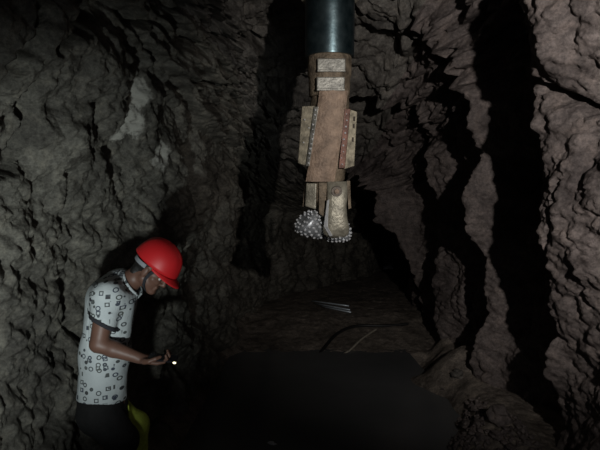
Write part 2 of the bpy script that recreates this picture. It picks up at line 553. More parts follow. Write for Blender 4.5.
# ------------------------------------------------------------------ the drill hanging through the roof
DD = 3.2
K = DD / F                       # metres per pixel at the drill
drill = empty('drill_string', at(328, 240, DD))
drill.rotation_euler = (math.radians(8), 0, 0); drill.scale = (0.985, 0.985, 0.955)
tag(drill, 'steel drill string with muddy stabiliser and toothed roller bit hanging from the tunnel roof', 'drill')


def dl(px, py, depth=0.0):       # drill-local point; depth in metres towards the camera
    return Vector(((px - 328) * K, -depth, (240 - py) * K))


def lathe(name, prof, mat, parent, seg=48, smooth=True, cxy=(0, 0), bulge=None):
    bm = bmesh.new(); rings = []
    for r, z in prof:
        rings.append([bm.verts.new((cxy[0] + r * math.cos(2 * math.pi * k / seg), cxy[1] + r * math.sin(2 * math.pi * k / seg), z)) for k in range(seg)])
    for a, c in zip(rings[:-1], rings[1:]):
        for k in range(seg):
            bm.faces.new((a[k], a[(k + 1) % seg], c[(k + 1) % seg], c[k]))
    bm.faces.new(rings[0]); bm.faces.new(rings[-1])
    o = bm_obj(name, bm, mat, parent, smooth)
    if smooth:
        o.data.set_sharp_from_angle(angle=math.radians(35))
    return o


def slab(name, quad, thick, mat, parent, bev=0.004, back=(0, 1, 0)):
    """a bevelled plate: quad corners on its front face, thickness away from the camera"""
    bm = bmesh.new()
    f = [bm.verts.new(p) for p in quad]
    bk = [bm.verts.new(Vector(p) + Vector(back) * thick) for p in quad]
    n = len(quad)
    bm.faces.new(f); bm.faces.new(bk[::-1])
    for k in range(n): bm.faces.new((f[k], bk[k], bk[(k + 1) % n], f[(k + 1) % n]))
    if bev: bmesh.ops.bevel(bm, geom=bm.edges[:], offset=bev, segments=2, affect='EDGES', profile=0.6)
    return bm_obj(name, bm, mat, parent)


R = 23.5 * K
casing = lathe('casing_pipe', [(R * .80, (240 - 56) * K), (R * .985, (240 - 56) * K), (R, (240 - 54) * K), (R, 2.6)], CASING, drill, 64)
lathe('casing_collar', [(R * 1.0, (240 - 2.5) * K), (R * 1.17, (240 - 1.5) * K), (R * 1.22, (240 + 6) * K), (R * 1.18, (240 + 16) * K), (R * 1.0, (240 + 18) * K)], MUDCAKE, drill, 40)
# adapter under the casing: stepped body with flats
lathe('adapter', [(R * .62, (240 - 96) * K), (R * .84, (240 - 94) * K), (R * .86, (240 - 76) * K), (R * .90, (240 - 74) * K), (R * .90, (240 - 57) * K), (R * .84, (240 - 54) * K)], MUDSTEEL, drill, 40)
for (x0, x1, y0, y1) in ((315.5, 341.5, 61.5, 73.5), (315, 341, 78.5, 91)):
    fl_ = slab('wrench_flat', [dl(x0, y0, R * .93), dl(x1, y0, R * .93), dl(x1, y1, R * .93), dl(x0, y1, R * .93)], 0.06, BAND, drill, 0.006)
    slab('edge_lip', [dl(x0, y1 - 1.6, R * .96), dl(x1, y1 - 1.6, R * .96), dl(x1, y1 + .4, R * .96), dl(x0, y1 + .4, R * .96)], 0.02, BAND, fl_, 0.003)
# stabiliser body: a slightly leaning barrel with a broad flat front panel
bm = bmesh.new(); rings = []
for py, cxp, rr in ((92, 329, 17.5), (100, 328.6, 19), (130, 327, 19.5), (160, 325.6, 19.5), (176, 325, 19), (181, 325, 16)):
    rings.append([bm.verts.new(dl(cxp + rr * math.cos(2 * math.pi * k / 40), py, -rr * K * math.sin(2 * math.pi * k / 40))) for k in range(40)])
for a, c in zip(rings[:-1], rings[1:]):
    for k in range(40): bm.faces.new((a[k], a[(k + 1) % 40], c[(k + 1) % 40], c[k]))
bm.faces.new(rings[0]); bm.faces.new(rings[-1])
bm_obj('stabiliser_body', bm, MUDSTEEL, drill, True)
bm = bmesh.new()                                     # front panel, gently curved, leaning to the left downwards
rows = []
for t in np.linspace(0, 1, 9):
    py = 91 + 87 * t; xl = 317.5 - 12.5 * t ** 1.2; xr_ = 344.5 - 12 * t ** 1.1
    rows.append([dl(xl + (xr_ - xl) * u, py, 0.150 - 0.020 * (2 * u - 1) ** 2 + 0.004 * math.sin(7 * t + 4 * u)) for u in np.linspace(0, 1, 9)])
fr = [[bm.verts.new(p) for p in r] for r in rows]; bk = [[bm.verts.new(p + Vector((0, 0.045, 0))) for p in r] for r in rows]
for i_ in range(8):
    for j_ in range(8):
        bm.faces.new((fr[i_][j_], fr[i_][j_ + 1], fr[i_ + 1][j_ + 1], fr[i_ + 1][j_]))
        bm.faces.new((bk[i_][j_], bk[i_ + 1][j_], bk[i_ + 1][j_ + 1], bk[i_][j_ + 1]))
for k in range(8):
    bm.faces.new((fr[0][k], bk[0][k], bk[0][k + 1], fr[0][k + 1])); bm.faces.new((fr[8][k], fr[8][k + 1], bk[8][k + 1], bk[8][k]))
    bm.faces.new((fr[k][0], fr[k + 1][0], bk[k + 1][0], bk[k][0])); bm.faces.new((fr[k][8], bk[k][8], bk[k + 1][8], fr[k + 1][8]))
bm_obj('front_panel', bm, PANEL, drill)

btn_me = None


def button(parent, p, r, mat=TOOTH, name='carbide_button'):
    global btn_me
    if btn_me is None:
        bm = bmesh.new(); bmesh.ops.create_icosphere(bm, subdivisions=1, radius=1.0)
        btn_me = bpy.data.meshes.new('carbide_button'); bm.to_mesh(btn_me); bm.free(); btn_me.materials.append(TOOTH)
    o = bpy.data.objects.new(name, btn_me); link(o, parent); o.location = p; o.scale = (r, r, r)
    return o


# wear pads left and right, each with a row of bright hard-metal buttons along its inner edge
rb = random.Random(3)
padL = slab('wear_pad', [dl(301.5, 105, .09), dl(313.5, 105, .125), dl(306.5, 163, .125), dl(297.5, 160, .09)], 0.05, CREAM, drill, 0.006)
padR = slab('wear_pad', [dl(345.5, 108, .12), dl(354, 110, .085), dl(352, 163, .085), dl(341.5, 166, .12)], 0.05, CREAM, drill, 0.006)
stL = slab('button_strip', [dl(312.5, 106, .137), dl(317, 106, .146), dl(308.5, 163, .146), dl(305, 163, .137)], 0.04, BAND, drill, 0.004)
stR = slab('button_strip', [dl(341.5, 108, .143), dl(347, 108, .134), dl(342.5, 165, .134), dl(336.5, 165, .143)], 0.04, RUST, drill, 0.004)
for k in range(12):
    t = (k + .5) / 12
    button(stL, dl(314.8 - 8 * t + rb.uniform(-.8, .8), 107 + 55 * t, .145), K * rb.uniform(.7, 1.3))
for k in range(9):
    t = (k + .5) / 9
    button(stR, dl(343.6 - 5 * t + rb.uniform(-.9, .9), 110 + 54 * t, .142), K * rb.uniform(.6, 1.2))
for (x, y) in ((304, 118), (308, 126), (303, 140), (306, 150)):
    button(padL, dl(x, y, .105 + (x - 302) * .002), K * .9).name = 'pit_button'
for k, (x, y) in enumerate(((351, 117), (350.6, 124), (350, 137))):
    slab('slot', [dl(x - 1, y - 2.2, .102), dl(x + 1, y - 2.2, .096), dl(x + 1, y + 2.2, .096), dl(x - 1, y + 2.2, .102)], 0.008, DARKBOLT, padR, 0)

# tricone bit: crown with three legs, each carrying a toothed cone
lathe('bit_crown', [(R * .40, (240 - 204) * K), (R * .66, (240 - 198) * K), (R * .72, (240 - 182) * K), (R * .70, (240 - 176) * K)], MUDSTEEL, drill, 36, cxy=(-2.5 * K, 0))


def loft(name, secs, mat, parent, n=20):
    """secs: (centre, half width vector, half depth vector)"""
    bm = bmesh.new(); rings = []
    for c, hx, hy in secs:
        c, hx, hy = Vector(c), Vector(hx), Vector(hy); ring_ = []
        for k in range(n):
            a = 2 * math.pi * k / n; ca, sa = math.cos(a), math.sin(a)
            ring_.append(bm.verts.new(c + hx * math.copysign(abs(ca) ** .7, ca) + hy * math.copysign(abs(sa) ** .7, sa)))
        rings.append(ring_)
    for a, c in zip(rings[:-1], rings[1:]):
        for k in range(n): bm.faces.new((a[k], a[(k + 1) % n], c[(k + 1) % n], c[k]))
    bm.faces.new(rings[0]); bm.faces.new(rings[-1])
    return bm_obj(name, bm, mat, parent, True)


def xs(w_): return Vector((w_ * K, 0, 0))
def ys_(w_): return Vector((0, w_ * K, 0))


leg1 = loft('bit_leg', [(dl(335, 178, .105), xs(10), ys_(5)), (dl(335.5, 190, .118), xs(10), ys_(6)), (dl(335, 203, .122), xs(9.5), ys_(7)),
                        (dl(334.5, 215, .126), xs(11), ys_(7.5)), (dl(334.5, 224, .130), xs(13), ys_(7)), (dl(334.5, 230, .128), xs(12.5), ys_(6)), (dl(334.5, 234, .120), xs(9), ys_(4))], LEG, drill)
slab('bit_leg', [dl(305.5, 180, .10), dl(315.5, 180, .118), dl(315, 206, .118), dl(304.5, 203, .10)], .06, LEG, drill, .008)
slab('leg_edge', [dl(325.2, 196, .172), dl(327.4, 195, .180), dl(325.4, 222, .190), dl(331, 231, .184), dl(328, 232, .178), dl(322.4, 222, .178)], .03, TOOTH, leg1, .004)
loft('bit_leg', [(dl(326, 180, -.10), xs(9), ys_(6)), (dl(326, 200, -.12), xs(8), ys_(7)), (dl(326, 226, -.125), xs(10), ys_(7)), (dl(326, 234, -.11), xs(7), ys_(5))], LEG, drill)
slab('leg_rib', [dl(317.5, 179, .12), dl(324, 179, .125), dl(323, 214, .125), dl(318, 210, .118)], 0.05, MUDSTEEL, drill, 0.006)
slab('side_fin', [dl(345.5, 178, .05), dl(349, 178, .04), dl(350.5, 206, .04), dl(347.5, 207, .05)], 0.06, MUDSTEEL, drill, 0.004)
slab('side_fin', [dl(304, 181, .05), dl(306.5, 181, .055), dl(304.5, 205, .055), dl(302, 204, .05)], 0.06, MUDSTEEL, drill, 0.004)
# pin boss on the front leg
bm = bmesh.new()
bmesh.ops.create_cone(bm, cap_ends=True, segments=24, radius1=5.6 * K, radius2=5.0 * K, depth=0.03, matrix=Matrix.Translation(dl(334.5, 187.5, .150)) @ Matrix.Rotation(math.pi / 2, 4, 'X'))
boss = bm_obj('pin_boss', bm, DARKBOLT, leg1)
bm = bmesh.new()
bmesh.ops.create_cone(bm, cap_ends=True, segments=6, radius1=2.9 * K, radius2=2.6 * K, depth=0.02, matrix=Matrix.Translation(dl(334.5, 187.5, .168)) @ Matrix.Rotation(math.pi / 2, 4, 'X'))
bm_obj('pin', bm, PANEL, drill)


def roller_cone(tip, base, rbase, nrow):
    """a cone from its broad heel (base) to its nose (tip), studded with inserts"""
    tip, base = Vector(tip), Vector(base); ax = (tip - base); L = ax.length; q = ax.to_track_quat('Z', 'Y')
    bm = bmesh.new(); rings = []
    prof = [(.55, -.12), (.85, -.10), (1.0, 0.0), (.98, .16), (.80, .42), (.58, .68), (.32, .9), (.08, 1.0)]
    for r, z in prof:
        rings.append([bm.verts.new(base + q @ Vector((rbase * r * math.cos(2 * math.pi * k / 28), rbase * r * math.sin(2 * math.pi * k / 28), z * L))) for k in range(28)])
    for a, c in zip(rings[:-1], rings[1:]):
        for k in range(28): bm.faces.new((a[k], a[(k + 1) % 28], c[(k + 1) % 28], c[k]))
    bm.faces.new(rings[0]); bm.faces.new(rings[-1])
    o = bm_obj('roller_cone', bm, CONE, drill, True)
    rows = [(.50, -.13, 7), (.78, -.11, 12), (1.0, .04, 16), (.93, .24, 14), (.78, .44, 11), (.56, .68, 8), (.3, .9, 5)]
    for ri, (r, z, cnt) in enumerate(rows[:nrow]):
        for k in range(cnt):
            a = 2 * math.pi * (k + .5 * (ri % 2)) / cnt
            button(o, base + q @ Vector((rbase * r * 1.02 * math.cos(a), rbase * r * 1.02 * math.sin(a), z * L)), K * (1.25 + .09 * min(ri, 4)), name='tooth')
    return o


roller_cone(dl(322, 236, .03), dl(305, 218, .09), 13.5 * K, 7)
roller_cone(dl(326, 238, .0), dl(341, 226, .085), 12.5 * K, 7)
roller_cone(dl(328, 238, .01), dl(326, 224, -.10), 12.5 * K, 6)

# ------------------------------------------------------------------ the worker
SKIN = simple('skin', (0.15, 0.076, 0.053), 0.5, 0, 0.12, 14.0, 0.05, 0.001)
HAIR = simple('black_hair', (0.012, 0.011, 0.010), 0.5, 0, 0.4, 60.0, 0.5, 0.004)
NAVY = simple('dark_trim_cloth', (0.02, 0.02, 0.025), 0.85, 0, 0.3, 60.0, 0.2, 0.001)
TROU = simple('dark_trouser_cloth', (0.008, 0.0075, 0.0075), 0.9, 0, 0.35, 40.0, 0.3, 0.002)
LIME = simple('lime_cloth', (0.52, 0.62, 0.09), 0.8, 0, 0.2, 30.0, 0.25, 0.002)
BOOT = simple('black_rubber', (0.02, 0.02, 0.02), 0.45, 0, 0.3, 20.0, 0.1)
REDP = simple('red_helmet_plastic', (0.62, 0.018, 0.022), 0.46, 0, 0.06, 5.0, 0.0)
GREYS = simple('grey_strap', (0.30, 0.32, 0.34), 0.6, 0, 0.1, 40.0, 0.1)
BLK = simple('black_plastic', (0.015, 0.016, 0.02), 0.3, 0, 0.1, 10.0, 0.0)
CHROME = simple('chain_steel', (0.75, 0.77, 0.8), 0.2, 1.0, 0.05, 10.0, 0.0)
EYEW = simple('eye_white', (0.55, 0.52, 0.48), 0.3, 0, 0.05, 10, 0.0)

m, nt, b = new_mat('printed_white_cotton')          # white cloth printed with small dark rings and squares
tcn = node(nt, 'ShaderNodeTexCoord'); tc = tcn.outputs['Object']


def motif(scale, metric, lo, hi, seed):
    mp = node(nt, 'ShaderNodeMapping'); nt.links.new(tc, mp.inputs[0]); mp.inputs['Location'].default_value = (seed, seed * 1.7, seed * .6)
    mp.inputs['Scale'].default_value = (1.0, 0.45, 1.0)
    v = node(nt, 'ShaderNodeTexVoronoi', voronoi_dimensions='3D', feature='F1', distance=metric)
    v.inputs['Scale'].default_value = scale; v.inputs['Randomness'].default_value = 0.62
    nt.links.new(mp.outputs[0], v.inputs['Vector'])
    r = ramp(nt, v.outputs['Distance'], [(0.0, (0, 0, 0)), (lo, (0, 0, 0)), (lo + .03, (1, 1, 1)), (hi, (1, 1, 1)), (hi + .03, (0, 0, 0))])
    sel = node(nt, 'ShaderNodeSeparateColor'); nt.links.new(v.outputs['Color'], sel.inputs[0])
    return r, sel.outputs[0], v.outputs['Distance']


r1, s1, d1 = motif(27.0, 'EUCLIDEAN', .20, .34, 1.3)
r2, s2, d2 = motif(24.0, 'CHEBYCHEV', .13, .25, 4.9)
solid = ramp(nt, d1, [(0.0, (1, 1, 1)), (.26, (1, 1, 1)), (.30, (0, 0, 0))])
pick = ramp(nt, s1, [(0.0, (0, 0, 0)), (.62, (0, 0, 0)), (.64, (1, 1, 1))])
ringm = mix(nt, pick, r1, solid)
half = ramp(nt, s2, [(.0, (0, 0, 0)), (.35, (0, 0, 0)), (.37, (1, 1, 1))])
sq = mix(nt, 1.0, r2, half, 'MULTIPLY')
allm = mix(nt, 1.0, ringm, sq, 'LIGHTEN')
cloth = ramp(nt, noise(nt, tc, 7.0, 5, .6), [(.3, (.46, .50, .51)), (.7, (.56, .60, .60))])
inkc = ramp(nt, s1, [(0, (.05, .06, .09)), (.5, (.09, .10, .09)), (1, (.035, .035, .045))])
cfin = mix(nt, allm, cloth, inkc)
nt.links.new(cfin, b.inputs['Base Color']); b.inputs['Roughness'].default_value = 0.85
bump(nt, b, noise(nt, tc, 9.0, 4, .55), 0.5, 0.02)
SHIRT = m

MD = 2.6
def mp_(px, py, dy=0.0):
    return np.array(at(px, py, MD + dy))


gz = floor_z(-1.08, 2.6)
person = empty('person', (-1.08, 2.6, 0.0))
tag(person, 'worker in red helmet and printed white shirt looking down at his hand', 'person')


def person_mesh(name, V_, Q_, mat, parent=person):
    o = np_mesh(name, V_ - np.array([-1.08, 2.6, 0.0]), Q_, mat, parent)
    return o


pitch = math.radians(39); yaw = math.radians(-6)
Rh = np.array((Matrix.Rotation(yaw, 3, 'Z') @ Matrix.Rotation(pitch, 3, 'Y')))
HC = mp_(152.5, 269.5)
HS = 0.95
def hp(x, y, z): return HC + Rh @ (HS * np.array([x, y, z]))


# main joints
neck = mp_(127, 283); pelvis = mp_(103, 408)
shR = mp_(108, 296, -0.17); shL = mp_(114, 292, 0.19)
elR = mp_(98.5, 344, -0.22); wrR = mp_(141, 358.5, -0.20)
elL = mp_(106, 345, 0.27); wrL = mp_(116, 392, 0.24)
hipR = mp_(99, 412, -0.09); hipL = mp_(108, 412, 0.09)
knR = np.array([-0.95, 2.52, gz + 0.48]); knL = np.array([-0.965, 2.72, gz + 0.47])
anR = np.array([-1.06, 2.50, gz + 0.10]); anL = np.array([-0.98, 2.74, gz + 0.10])


def body_field(h, lo, hi, grow=0.0):
    return Field(lo, hi, h)


LO = (-1.50, 2.15, gz - 0.05); HI = (-0.52, 3.05, 1.78)
fb = Field(LO, HI, 0.0058)
# head
fb.ell(hp(-.008, 0, .045), np.array([.096, .076, .092]) * HS, Rh, .01)
fb.ell(hp(.030, 0, -.030), np.array([.060, .060, .080]) * HS, Rh, .02)
for s_ in (-1, 1):
    fb.cone(hp(.000, s_ * .050, -.055), hp(.066, s_ * .014, -.100), .026 * HS, .020 * HS, .02)
    fb.cone(hp(.084, s_ * .012, .018), hp(.068, s_ * .048, .014), .012 * HS, .010 * HS, .010)      # brow
    fb.cone(hp(.074, s_ * .030, -.030), hp(.050, s_ * .052, -.024), .014 * HS, .013 * HS, .015)   # cheek
    fb.ell(hp(-.006, s_ * .076, -.012), np.array([.019, .009, .032]) * HS, Rh, .006)               # ear
    fb.cone(hp(.096, s_ * .010, -.036), hp(.098, s_ * .010, -.036), .0085 * HS, .008 * HS, .006)   # nostril
fb.cone(hp(.090, 0, .012), hp(.112, 0, -.030), .0085 * HS, .0125 * HS, .008)
fb.cone(hp(.088, -.016, -.062), hp(.088, .016, -.062), .0075 * HS, .0075 * HS, .006)
fb.cone(hp(.085, -.014, -.074), hp(.085, .014, -.074), .0080 * HS, .0080 * HS, .004)
fb.cone(hp(.082, -.008, -.100), hp(.082, .008, -.100), .015 * HS, .015 * HS, .015)                 # chin
fb.cone(hp(-.030, 0, -.035), neck, .053, .060, .02)
# torso
chest = mp_(113, 312); waist = mp_(103, 365)
fb.cone(neck, chest, .055, .105, .03)
fb.cone(mp_(112, 300, -.08), mp_(106, 350, -.06), .105, .10, .05)
fb.cone(mp_(115, 298, .10), mp_(107, 350, .08), .105, .10, .05)
fb.cone(waist, pelvis, .12, .125, .05, )
fb.cone(shR, shL, .060, .060, .05)
for a_, e_, w_ in ((shR, elR, wrR), (shL, elL, wrL)):
    fb.cone(a_, e_, .056, .043, .025)
    fb.cone(e_, e_ + .35 * (w_ - e_), .042, .041, .012)
    fb.cone(e_ + .35 * (w_ - e_), w_, .041, .027, .012)
for h_, k_, a_ in ((hipR, knR, anR), (hipL, knL, anL)):
    fb.cone(h_, k_, .088, .056, .04)
    fb.cone(k_, k_ + .35 * (a_ - k_), .055, .056, .02)
    fb.cone(k_ + .35 * (a_ - k_), a_, .056, .038, .02)
    fb.cone(a_ + np.array([-.02, 0, -.03]), a_ + np.array([.14, 0, -.055]), .035, .028, .02)


def hand(w, X, Yv, Zv, pose):
    """palm, four fingers of unequal length and a thumb; X along the hand, Yv across (thumb side negative), Zv out of the palm"""
    def L(x, y, z): return w + x * X + y * Yv + z * Zv
    fb.cone(L(-.01, 0, 0), L(.03, 0, 0), .026, .026, .012, (Zv, .75))
    for y in (-.027, -.009, .009, .026):
        fb.cone(L(.022, y * .7, 0), L(.088, y, 0), .0165, .0130, .008, (Zv, .85))
    for y, ln in ((-.029, .92), (-.010, 1.05), (.010, 1.0), (.028, .80)):
        p0 = L(.090, y, 0); p1 = L(.090 + .040 * ln * pose[0], y * 1.08, .040 * ln * pose[1])
        p2 = L(.090 + (.040 * pose[0] + .026 * pose[2]) * ln, y * 1.1, (.040 * pose[1] + .026 * pose[3]) * ln)
        p3 = L(.090 + (.040 * pose[0] + .026 * pose[2] + .020 * pose[4]) * ln, y * 1.1, (.040 * pose[1] + .026 * pose[3] + .020 * pose[5]) * ln)
        fb.cone(p0, p1, .0098, .0092, .003); fb.cone(p1, p2, .0092, .0086, .003); fb.cone(p2, p3, .0086, .0074, .003)
    t0 = L(.025, -.030, .004); t1 = L(.055, -.052, .020); t2 = L(.085, -.048, .036); t3 = L(.105, -.032, .040)
    fb.cone(t0, t1, .0165, .0125, .008); fb.cone(t1, t2, .0118, .0105, .003); fb.cone(t2, t3, .0102, .0084, .003)


def unit(v): v = np.array(v, float); return v / np.linalg.norm(v)


Xr = unit(np.array([1, .05, -.12])); Yr = unit(np.cross(np.cross(Xr, [0, 1, .25]), Xr)); Zr = np.cross(Xr, Yr)
hand(wrR, Xr, Yr, Zr, (.93, .36, .55, .83, -.35, .93))
Xl = unit(wrL - elL); Zl = unit([-.1, -1, 0]); Yl = unit(np.cross(Zl, Xl)); Zl = np.cross(Xl, Yl)
hand(wrL, Xl, -Yl, Zl, (.9, .42, .75, .66, .5, .86))
Vb, Qb = fb.mesh()
person_mesh('body', Vb, Qb, SKIN)

X_, Y_, Z_ = fb.grid()
PT = np.stack([X_, Y_, Z_], -1)


def folds(d):
    """cloth folds, worked out only near the surface"""
    m_ = np.abs(d) < .045
    q = PT[m_]
    out = np.zeros(d.shape, np.float32)
    out[m_] = pnoise(q * np.array([9, 9, 5.5])) * .007 + pnoise(q * np.array([20, 20, 13]) + 5) * .003
    return out




def half(p, n, ref=PT):        # signed side of a plane: positive in the direction of n
    n = unit(n); return ((ref - np.array(p)) @ n).astype(np.float32)


# shirt: a loose shell over trunk and upper arms
fs = Field(LO, HI, 0.0058)
fs.cone(mp_(121, 284), mp_(113, 308), .082, .115, .04)
fs.cone(mp_(117, 288), mp_(108, 297, -.10), .085, .090, .03); fs.cone(mp_(117, 288), mp_(112, 295, .12), .085, .090, .03)
fs.cone(mp_(118, 284), mp_(131, 281), .070, .066, .03)
fs.cone(mp_(111, 302, -.08), mp_(105, 352, -.06), .122, .121, .05)
fs.cone(mp_(115, 300, .10), mp_(106, 352, .08), .122, .121, .05)
fs.cone(mp_(105, 352, -.05), mp_(101.5, 402, -.05), .123, .128, .05)
fs.cone(mp_(106, 352, .06), mp_(102.5, 402, .06), .123, .128, .05)
fs.cone(shR, shL, .075, .075, .05)
slR = shR + .60 * (elR - shR); slL = shL + .60 * (elL - shL)
fs.cone(shR, shR + .8 * (elR - shR), .074, .066, .02); fs.cone(shL, shL + .8 * (elL - shL), .074, .066, .02)
cutR = half(slR, elR - shR + np.array([-.10, 0, .02])); cutL = half(slL, elL - shL)
nearR = np.linalg.norm(PT - (shR + .75 * (elR - shR)), axis=-1) < .135
fold = folds(fs.d)
shell = fs.d + fold
shell = np.where(Z_ > mp_(100, 300)[2], np.minimum(shell, fb.d - .012), shell)
# sleeve ends
arm_only = Field(LO, HI, 0.0058)
arm_only.cone(shR, elR, .080, .075, 0); arm_only.cone(shL, elL, .080, .075, 0)
trunk = Field(LO, HI, 0.0058)
trunk.cone(mp_(111, 302, -.08), mp_(105, 352, -.06), .122, .121, .05); trunk.cone(mp_(115, 300, .10), mp_(106, 352, .08), .122, .121, .05)
trunk.cone(mp_(105, 352, -.05), mp_(101.5, 402, -.05), .123, .128, .05); trunk.cone(mp_(106, 352, .06), mp_(102.5, 402, .06), .123, .128, .05)
trunk_d = trunk.d + fold
arm_cut = np.maximum(arm_only.d - 0.012, np.where(Y_ < 2.62, cutR, cutL))
arm_cut = np.where(trunk_d < 0.004, 1.0, arm_cut)
hem = (mp_(100, 394.5)[2] + .010 * np.sin((X_ + 1.0) * 14 + Y_ * 9)) - Z_
neckcut = half(mp_(133, 284), np.array([.85, 0, .53]))
shirt_d = np.maximum(shell, hem.astype(np.float32))
shirt_d = np.maximum(shirt_d, neckcut)
sleeve_gone = np.where((arm_only.d < 0.012) & (trunk_d > 0.0), np.where(Y_ < 2.62, cutR, cutL), -1.0).astype(np.float32)
shirt_d = np.maximum(shirt_d, sleeve_gone)
shirt_d = np.maximum(shirt_d, -(fb.d - 0.004))
fs.d = shirt_d.astype(np.float32)
Vs, Qs = fs.mesh()
shirt = person_mesh('shirt', Vs, Qs, SHIRT)

# dark cuff bands round the sleeve ends
for s0, ct in ((0, cutR), (1, cutL)):
    fc = Field(LO, HI, 0.0058)
    fc.d = np.maximum(np.maximum(shell - 0.004, np.abs(ct + .010) - .011), np.maximum(arm_only.d - .02, -(fb.d - .003)))
    side = (Y_ - 2.62) if s0 == 0 else (2.62 - Y_)
    fc.d = np.maximum(np.maximum(fc.d, side), -(trunk_d - .001)).astype(np.float32)
    Vc, Qc = fc.mesh()
    if len(Qc): person_mesh('cuff', Vc, Qc, NAVY, shirt)

# collar: a turned-down band that follows the neckline down to the chest
fk = Field((-1.16, 2.42, 1.20), (-0.82, 2.78, 1.58), 0.0032)
up = unit([.85, 0, .53]); side_v = np.array([0, 1, 0]); fw = np.cross(side_v, up)      # fw points down the chest
for k in range(-11, 12):
    pa = []
    for q in (k, k + 1):
        a = math.pi * (1 - .93 * abs(q) / 12) * (1 if q >= 0 else -1)
        dr = .074 * math.sin(a) * side_v + .074 * math.cos(a) * fw
        pa.append((mp_(131, 284) + dr, dr / np.linalg.norm(dr), max(0, math.cos(a))))
    for j_ in range(7):
        t = j_ / 6
        a0_, a1_ = [c + nv_ * (.004 + .016 * t) + up * (.012 - (.034 + .030 * w0_) * t) for c, nv_, w0_ in pa]
        fk.cone(a0_, a1_, .0065, .0065, .003)
Vk, Qk = fk.mesh()
person_mesh('collar', Vk, Qk, SHIRT, shirt)

# trousers
ft = Field(LO, HI, 0.0058)
ft.cone(mp_(102, 385), mp_(103, 412), .128, .130, .03)
ft.cone(hipR, hipL, .105, .105, .03)
for h_, k_, a_ in ((hipR, knR, anR), (hipL, knL, anL)):
    ft.cone(h_, k_, .108, .082, .03); ft.cone(k_, a_ + np.array([0, 0, .06]), .082, .070, .02)
ft.d = np.maximum(ft.d + folds(ft.d) * 1.4, Z_ - mp_(100, 392)[2])
ft.d = np.maximum(ft.d, gz + .13 - Z_)
tro_d = ft.d.copy()
ft.d = np.maximum(ft.d, -(fb.d - .003)).astype(np.float32)
Vt, Qt = ft.mesh()
tro = person_mesh('trousers', Vt, Qt, TROU)
fp = Field(LO, HI, 0.0058)          # lime panel down the front of the far leg
side = half(hipL + .5 * (knL - hipL) + np.array([-.02, 0, 0]), [-1.0, .10, -.1])
fp.d = np.maximum(np.maximum(np.abs(tro_d - .001) - .006, side), np.maximum(2.625 - Y_, Z_ - mp_(100, 407)[2])).astype(np.float32)
fp.d = np.maximum(fp.d, (gz + .30) - Z_).astype(np.float32)
Vp, Qp = fp.mesh()
if len(Qp): person_mesh('trouser_panel', Vp, Qp, LIME, tro)['label'] = 'bright lime panel on the leg front'

for a_ in (anR, anL):               # rubber boots
    fo = Field(a_ - .25, a_ + .32, 0.007)
    fo.cone(a_ + np.array([0, 0, .10]), a_ + np.array([-.01, 0, -.03]), .062, .055, .02)
    fo.cone(a_ + np.array([-.03, 0, -.045]), a_ + np.array([.15, 0, -.055]), .050, .042, .03)
    xo, yo, zo = fo.grid(); fo.d = np.maximum(np.maximum(fo.d, gz + .002 - zo), zo - (a_[2] + .14)).astype(np.float32)
    Vo, Qo = fo.mesh(); person_mesh('boot', Vo, Qo, BOOT)

# hair under the helmet, down the nape
HLO = HC - .22; HHI = HC + .22
fh = Field(HLO, HHI, 0.004)
fh.ell(hp(-.014, 0, .040), np.array([.098, .083, .098]) * HS, Rh, .01)
fh.cone(hp(-.075, 0, -.01), hp(-.078, 0, -.070), .034, .028, .02)
fh.cone(hp(-.060, -.03, -.01), hp(-.064, -.032, -.066), .034, .028, .02); fh.cone(hp(-.060, .03, -.01), hp(-.064, .032, -.066), .034, .028, .02)
xh, yh, zh = fh.grid(); loc = (np.stack([xh, yh, zh], -1) - HC) @ Rh / HS
face = np.maximum(loc[..., 0] + .012 - 1.6 * np.maximum(loc[..., 2] - .02, 0), -(loc[..., 2] + .10))
fh.d = (np.maximum(fh.d, face * HS) + .003 * pnoise(np.stack([xh, yh, zh], -1).reshape(-1, 3) * 60).reshape(xh.shape)).astype(np.float32)
Vh, Qh = fh.mesh(); person_mesh('hair', Vh, Qh, HAIR)
for s_ in (-1, 1):
    bm = bmesh.new(); bmesh.ops.create_icosphere(bm, subdivisions=2, radius=.0115)
    ey = bm_obj('eye', bm, EYEW, person, True); ey.location = Vector(hp(.074, s_ * .030, -.004)) - person.location
    bm = bmesh.new(); bmesh.ops.create_icosphere(bm, subdivisions=2, radius=.0062)
    ir = bm_obj('iris', bm, BLK, ey, True); ir.location = Vector(Rh @ np.array([.0075, 0, -.001]))

# helmet
HM = Matrix.Translation(Vector(hp(-.002, 0, .046)) - person.location) @ Matrix(Rh.tolist()).to_4x4()


